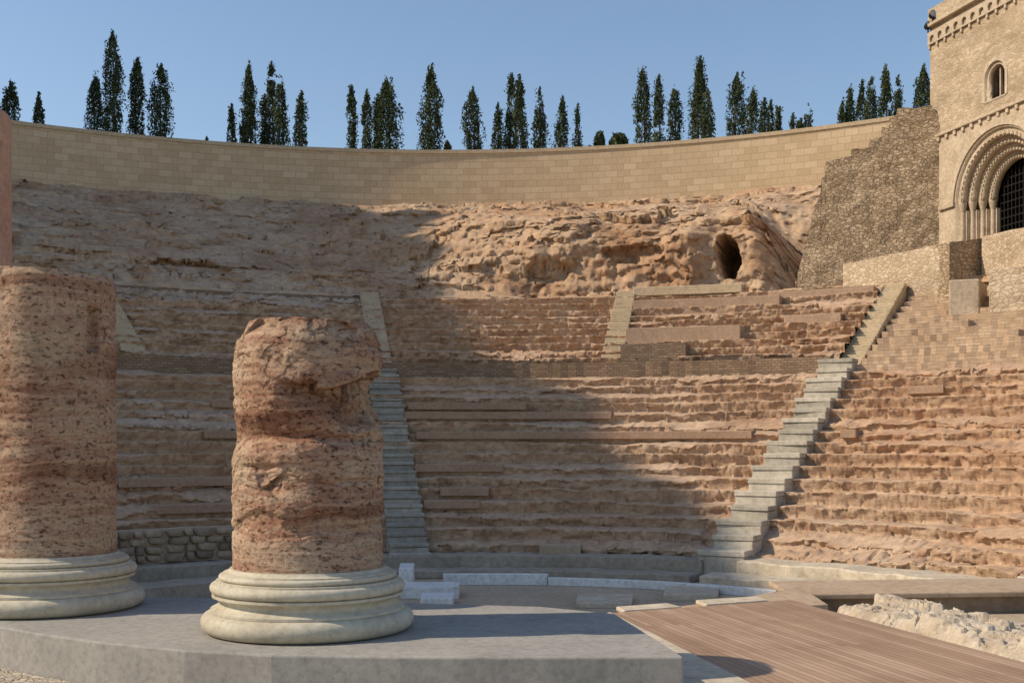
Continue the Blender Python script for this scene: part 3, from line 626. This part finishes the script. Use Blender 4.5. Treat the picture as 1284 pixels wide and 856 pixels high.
# ---------------- columns
def torus(cr,cz,rad,n=9): return [(cr+rad*math.cos(-math.pi/2+math.pi*i/(n-1)),cz+rad*math.sin(-math.pi/2+math.pi*i/(n-1))) for i in range(n)]
def column(loc,rad,hgt,style,label,mat,withbase=True,bs=1.0):
    e=bpy.data.objects.new('column',None); e.location=loc; link(e,label=label,category='column')
    bh=.385
    if withbase:
        P=[(.56,0)]+torus(.588,.064,.062)+[(.592,.128),(.592,.143)]
        P+=[(.592-.045*math.sin(math.pi*i/10)-.012*i/10,.143+.075*i/10) for i in range(1,10)]
        P+=[(.582,.218),(.582,.233),(.566,.236)]+torus(.562,.270,.033)+[(.558,.305),(.558,.316),(.535,.318)]+torus(.525,.336,.017,6)+[(.515,.355),(.515,.363),(.495,.366),(.482,.376),(.476,.386)]
        vs=[];fs=[];ns=128
        for r_,z_ in P:
            for j in range(ns):
                a=2*math.pi*j/ns; q=1+.0015*math.sin(3*a+z_*9)
                vs.append((r_*bs*q*math.cos(a),r_*bs*q*math.sin(a),z_))
        m=len(P)
        for i in range(m-1):
            for j in range(ns): fs.append((i*ns+j,i*ns+(j+1)%ns,(i+1)*ns+(j+1)%ns,(i+1)*ns+j))
        fs.append(tuple(range(ns))[::-1]); fs.append(tuple(range((m-1)*ns,m*ns)))
        ob=mk('base',vs,fs,M['base'],smooth=True,parent=e)
        ob.data.set_sharp_from_angle(angle=R(40))
    z=np.linspace(bh-.004 if withbase else 0,hgt,400); na=540; a=np.linspace(0,2*np.pi,na+1)
    A_,Z=np.meshgrid(a,z)
    ca,sa=np.cos(A_),np.sin(A_)
    r=np.full_like(A_,rad)*(1-.02*(Z/hgt))
    n1=fbm(ca*1.2+5,sa*1.2,Z*2.2+rad*9,4); n2=fbm(ca*4+3,sa*4,Z*7,5); lay=fbm(ca*.7,sa*.7,Z*16+n1*2,3); n3=fbm(ca*9,sa*9,Z*26,4)
    Aw=np.angle(np.exp(1j*A_))
    if style=='broken':
        fa=facet(ca*2.2+5+.3*n2,sa*2.2+5,Z*6); fb=facet(ca*5+5,sa*5+5,Z*14)
        body=sstep(.40,.62,Z)
        groove=sstep(.25,.6,fbm(ca*.5+2,sa*.5,Z*9+n1*1.5,3))
        r=r+rad*(.010*n1+.014*n2+.030*lay+.014*n3+.014*fb-.045*groove)*body
        led=1.27+.05*np.sin(A_+1.0)+.05*n1
        up=sstep(led-.03,led+.02,Z)
        lw_=np.exp(-((Aw+2.9)/1.1)**2)+.45*np.exp(-((Aw+1.5)/.5)**2)
        r=r-rad*(.10+.03*n1)*np.exp(-((Z-led+.03)/.075)**2)*(lw_+.25)
        r=r+rad*.015*np.exp(-((Z-1.47)/.12)**2)
        r=r-rad*.045*np.abs(fa)*up
        wa=sstep(-1.75,-1.3,Aw+.25*n1)*sstep(.8,.3,Aw+.2*n1)
        zl=1.24+.05*np.sin(Aw*3)+.05*n1+.06*fa; zt=1.53+.06*np.sin(Aw*2+1)+.04*n1+.05*fa
        hol=sstep(zl-.02,zl+.18,Z)*sstep(zt+.008,zt-.015,Z)*wa
        r=r-rad*hol*(.28+.10*n2+.12*fa+.05*fb)
        r=r-rad*.07*np.exp(-((Z-1.17-.03*n1)/.03)**2)*sstep(-2.6,-2.0,Aw)*sstep(-.1,-.5,Aw)
        r=r-rad*.13*np.exp(-((Z-.93)/.10)**2)*np.exp(-((Aw+1.95)/.25)**2)*(1+n2+fa)
        r=r-rad*.05*np.exp(-((Z-1.0)/.02)**2)*np.exp(-((Aw+2.1)/.5)**2)
        t=np.clip((Z+.02*n1+.03*fa-(hgt-.17))/.17,0,1); r=r*(1-t**1.7*(.18+.05*n2+.05*fa))
    else:
        pit=sstep(-.1,.5,n2)*sstep(.35,.85,-ca*.75-sa*.45)*sstep(-.35,.1,n1+.1)
        r=r+rad*(.006*n1-.05*pit-.04*pit*n3+.018*lay+.007*n3+.008*n2)*sstep(.40,.5,Z)
        t=sstep(hgt-.05,hgt,Z+.03*n1); r=r*(1-.04*t)
        if style=='slot':
            sl=np.exp(-(((np.angle(np.exp(1j*(A_+.46))))/.12)**10))*np.exp(-(((Z-(hgt-.39))/.15)**10)); r=r-.07*sl
    X_=r*ca;Y_=r*sa;Zt=Z.copy()
    top=sstep(hgt-.12,hgt,Z)
    Zt=Zt+top*(.02*n1-(.025*ca if style!='broken' else 0))
    rings=[0.9,.7,.45,.2,0.001]
    xs=[X_];ysl=[Y_];zs=[Zt]
    for q in rings:
        xq=X_[-1:]*q;yq=Y_[-1:]*q; xs.append(xq);ysl.append(yq)
        zs.append(Zt[-1:]*q+(hgt+.0)*(1-q)+(.02 if style=='broken' else .012)*(fbm(xq*5,yq*5,xq*0,3)+.3))
    X_=np.vstack(xs);Y_=np.vstack(ysl);Zt=np.vstack(zs)
    grid_mesh('shaft',X_,Y_,Zt,mat,smooth=True,parent=e)
    return e
column((-1.262,6.93,EYE-1.10),.462,1.88,'broken','short broken red travertine column on moulded pale base',M['red'])
column((-3.27,7.87,EYE-1.10),.458,2.33,'slot','taller red travertine column stump with slot on moulded base',M['red2'])
column((-4.62,9.3,EYE-1.10),.42,3.95,'plain','tall smooth pink stone column',M['pinkcol'])
# ---------------- trees
def leaves(P,size,name,parent,mat):
    n=len(P); a=rng.normal(size=(n,3)); a/=np.linalg.norm(a,axis=1)[:,None]
    b=rng.normal(size=(n,3)); b[:,2]+=1.6; b-=a*(a*b).sum(1)[:,None]; b/=np.linalg.norm(b,axis=1)[:,None]
    s=size*(.5+.9*rng.random(n))[:,None]
    v=np.stack([P-a*s*.35,P+b*s*.9,P+a*s*.35,P-b*s*.6],1).reshape(-1,3)
    me=bpy.data.meshes.new(name); me.vertices.add(4*n); me.vertices.foreach_set('co',v.ravel())
    me.loops.add(4*n); me.loops.foreach_set('vertex_index',np.arange(4*n)); me.polygons.add(n)
    me.polygons.foreach_set('loop_start',np.arange(0,4*n,4)); me.polygons.foreach_set('loop_total',np.full(n,4))
    me.update(); me.materials.append(mat)
    return link(bpy.data.objects.new(name,me),parent=parent)
def trunk(hgt,r,parent):
    vs=[];fs=[];ns=8
    for i in range(5):
        for j in range(ns):
            a=2*math.pi*j/ns; rr=r*(1-i*.2); vs.append((rr*math.cos(a)+.05*math.sin(i),rr*math.sin(a),hgt*i/4))
    for i in range(4):
        for j in range(ns): fs.append((i*ns+j,i*ns+(j+1)%ns,(i+1)*ns+(j+1)%ns,(i+1)*ns+j))
    for k in range(7):
        a=random.uniform(0,6.28);z=hgt*(.25+.09*k);q=len(vs);L=.35
        vs+=[(0,0,z-.03),(0,0,z+.03),(L*math.cos(a),L*math.sin(a),z+.5)]; fs.append((q,q+1,q+2))
    mk('trunk',vs,fs,M['trunk'],parent=parent,recalc=False)
def cypress(px,py,wpx,dep):
    x=(px-642)/F*dep; top=(565-py)/F*dep; b=12.7; h=top-b; w=wpx/F*dep/2*1.08
    e=bpy.data.objects.new('cypress_tree',None); e.location=(x,dep,b+EYE)
    tall=h>4.6
    link(e,label=('tall slender dark green cypress behind the wall' if tall else 'short dark green cypress behind the wall'),category='tree',group='cypress trees behind the wall')
    trunk(h*.85,.12,e)
    pk=random.uniform(.3,.7); ex=random.uniform(1.6,3.8)
    def prof(t): return np.where(t<pk,.78+.22*np.sin(t/pk*np.pi/2),np.clip(1-((t-pk)/(1-pk))**ex,0,1)**.75)
    sd=random.random()*40; irr=random.uniform(.5,1.0)
    nf=int(2500*max(.6,h*w/3)); t=rng.random(nf)**.9; ang=rng.random(nf)*2*np.pi
    lump=.86+irr*fbm(np.cos(ang)*1.1+sd,np.sin(ang)*1.1,t*h*.8,3)
    rad=w*.95*prof(t)*lump*rng.random(nf)**.4
    P=[np.stack([rad*np.cos(ang),rad*np.sin(ang),.1+t*(h-.3)],1)]
    nc=int(60*max(.6,h*w/4)); 
    tc=rng.random(nc)**.9*.93; ac=rng.random(nc)*2*np.pi; rc=w*prof(tc)*(.4+.55*rng.random(nc)**.6)*(.75+.55*rng.random(nc))
    per=36
    for i in range(nc):
        L=random.uniform(.35,1.0)*(.6+.4*h/5); tz=rng.random(per)
        rd=.13*(1-.75*tz)+.015
        g=rng.normal(size=(per,2))*rd[:,None]*.7
        P.append(np.stack([rc[i]*math.cos(ac[i])*(1-.2*tz)+g[:,0],rc[i]*math.sin(ac[i])*(1-.2*tz)+g[:,1],.1+tc[i]*(h-.5)+tz*L],1))
    P=np.concatenate(P)
    nt_=90; tz=rng.random(nt_); P=np.concatenate([P,np.stack([rng.normal(size=nt_)*.10*(1.15-tz)+.03,rng.normal(size=nt_)*.10,h-.7+.7*tz],1)])
    P=P[P[:,2]<h+.05]
    gap=fbm(P[:,0]*1.6+sd,P[:,1]*1.6,P[:,2]*1.1,2); P=P[gap>-.42]
    lean=random.uniform(-.02,.02); P[:,0]+=lean*P[:,2]
    leaves(P,.10,'crown',e,M['leaf'])
for px,py,w in [(-14,96,22),(12,102,24),(45,116,18),(118,87,25),(143,38,24),(170,68,24),(201,79,30),(292,130,13),(305,110,14),(314,77,22),(332,118,15),(342,77,16),(355,95,20),(375,113,19),(443,105,15),(458,112,15),(474,118,14),(488,98,36),(539,82,32),(595,109,24),(625,128,17),(639,92,19),(655,94,21),(677,110,20),(702,120,20),(725,130,12),(808,84,22),(827,94,18),(847,106,22),(875,70,32),(889,112,17),(922,91,26),(943,107,18),(956,122,15),(966,124,12),(975,122,13),(996,142,11),(1011,131,18),(1053,124,14),(1067,107,17),(1079,100,17),(1089,96,15),(1112,82,25),(1127,95,16),(1155,80,27)]:
    cypress(px,py,w,64+random.uniform(-1.5,4))
def shrub(px,py,wpx,dep):
    x=(px-642)/F*dep; top=(565-py)/F*dep; w=wpx/F*dep/2; b=12.8
    e=bpy.data.objects.new('shrub',None); e.location=(x,dep,b+EYE); link(e,label='small rounded green shrub behind the wall',category='shrub',group='shrubs behind the wall')
    trunk((top-b)*.8,.07,e)
    n=1600; v=rng.normal(size=(n,3)); v/=np.linalg.norm(v,axis=1)[:,None]; rr=rng.random(n)**.4*(1+.35*vn(v[:,0]*2+px,v[:,1]*2,v[:,2]*2))
    P=v*rr[:,None]*np.array([w,w,.8]); P[:,2]+=top-b-.8
    leaves(P,.16,'crown',e,M['leaf'])
for a in ((561,178,9),(752,166,14),(776,166,26),(740,182,16),(259,176,8),(1003,150,8)): shrub(*a,62)
# ---------------- light
EL,AZ=40,7
world=bpy.data.worlds.new('World'); sc.world=world; world.use_nodes=True
wn=world.node_tree; sky=wn.nodes.new('ShaderNodeTexSky'); sky.sky_type='NISHITA'; sky.sun_disc=False
sky.sun_elevation=R(EL); sky.sun_rotation=R(270-AZ); sky.air_density=1.1; sky.dust_density=.7; sky.ozone_density=1.3
bg=wn.nodes['Background']; wn.links.new(sky.outputs[0],bg.inputs[0]); bg.inputs[1].default_value=.15
sl=bpy.data.lights.new('sun','SUN'); sl.energy=4.7; sl.angle=R(.5); sl.color=(1,.86,.67)
so=bpy.data.objects.new('sun',sl); sc.collection.objects.link(so)
dirv=Vector((math.cos(R(AZ))*math.cos(R(EL)),math.sin(R(AZ))*math.cos(R(EL)),-math.sin(R(EL))))
so.rotation_euler=dirv.to_track_quat('-Z','Y').to_euler(); so.location=(-30,-5,30)
cam=bpy.data.cameras.new('camera'); co=bpy.data.objects.new('camera',cam); sc.collection.objects.link(co); sc.camera=co
co.location=(0,0,EYE); co.rotation_euler=(R(90),0,0)
cam.sensor_width=36; cam.lens=F/1284*36; cam.shift_y=(565-428)/1284; cam.clip_end=4000; cam.clip_start=.05
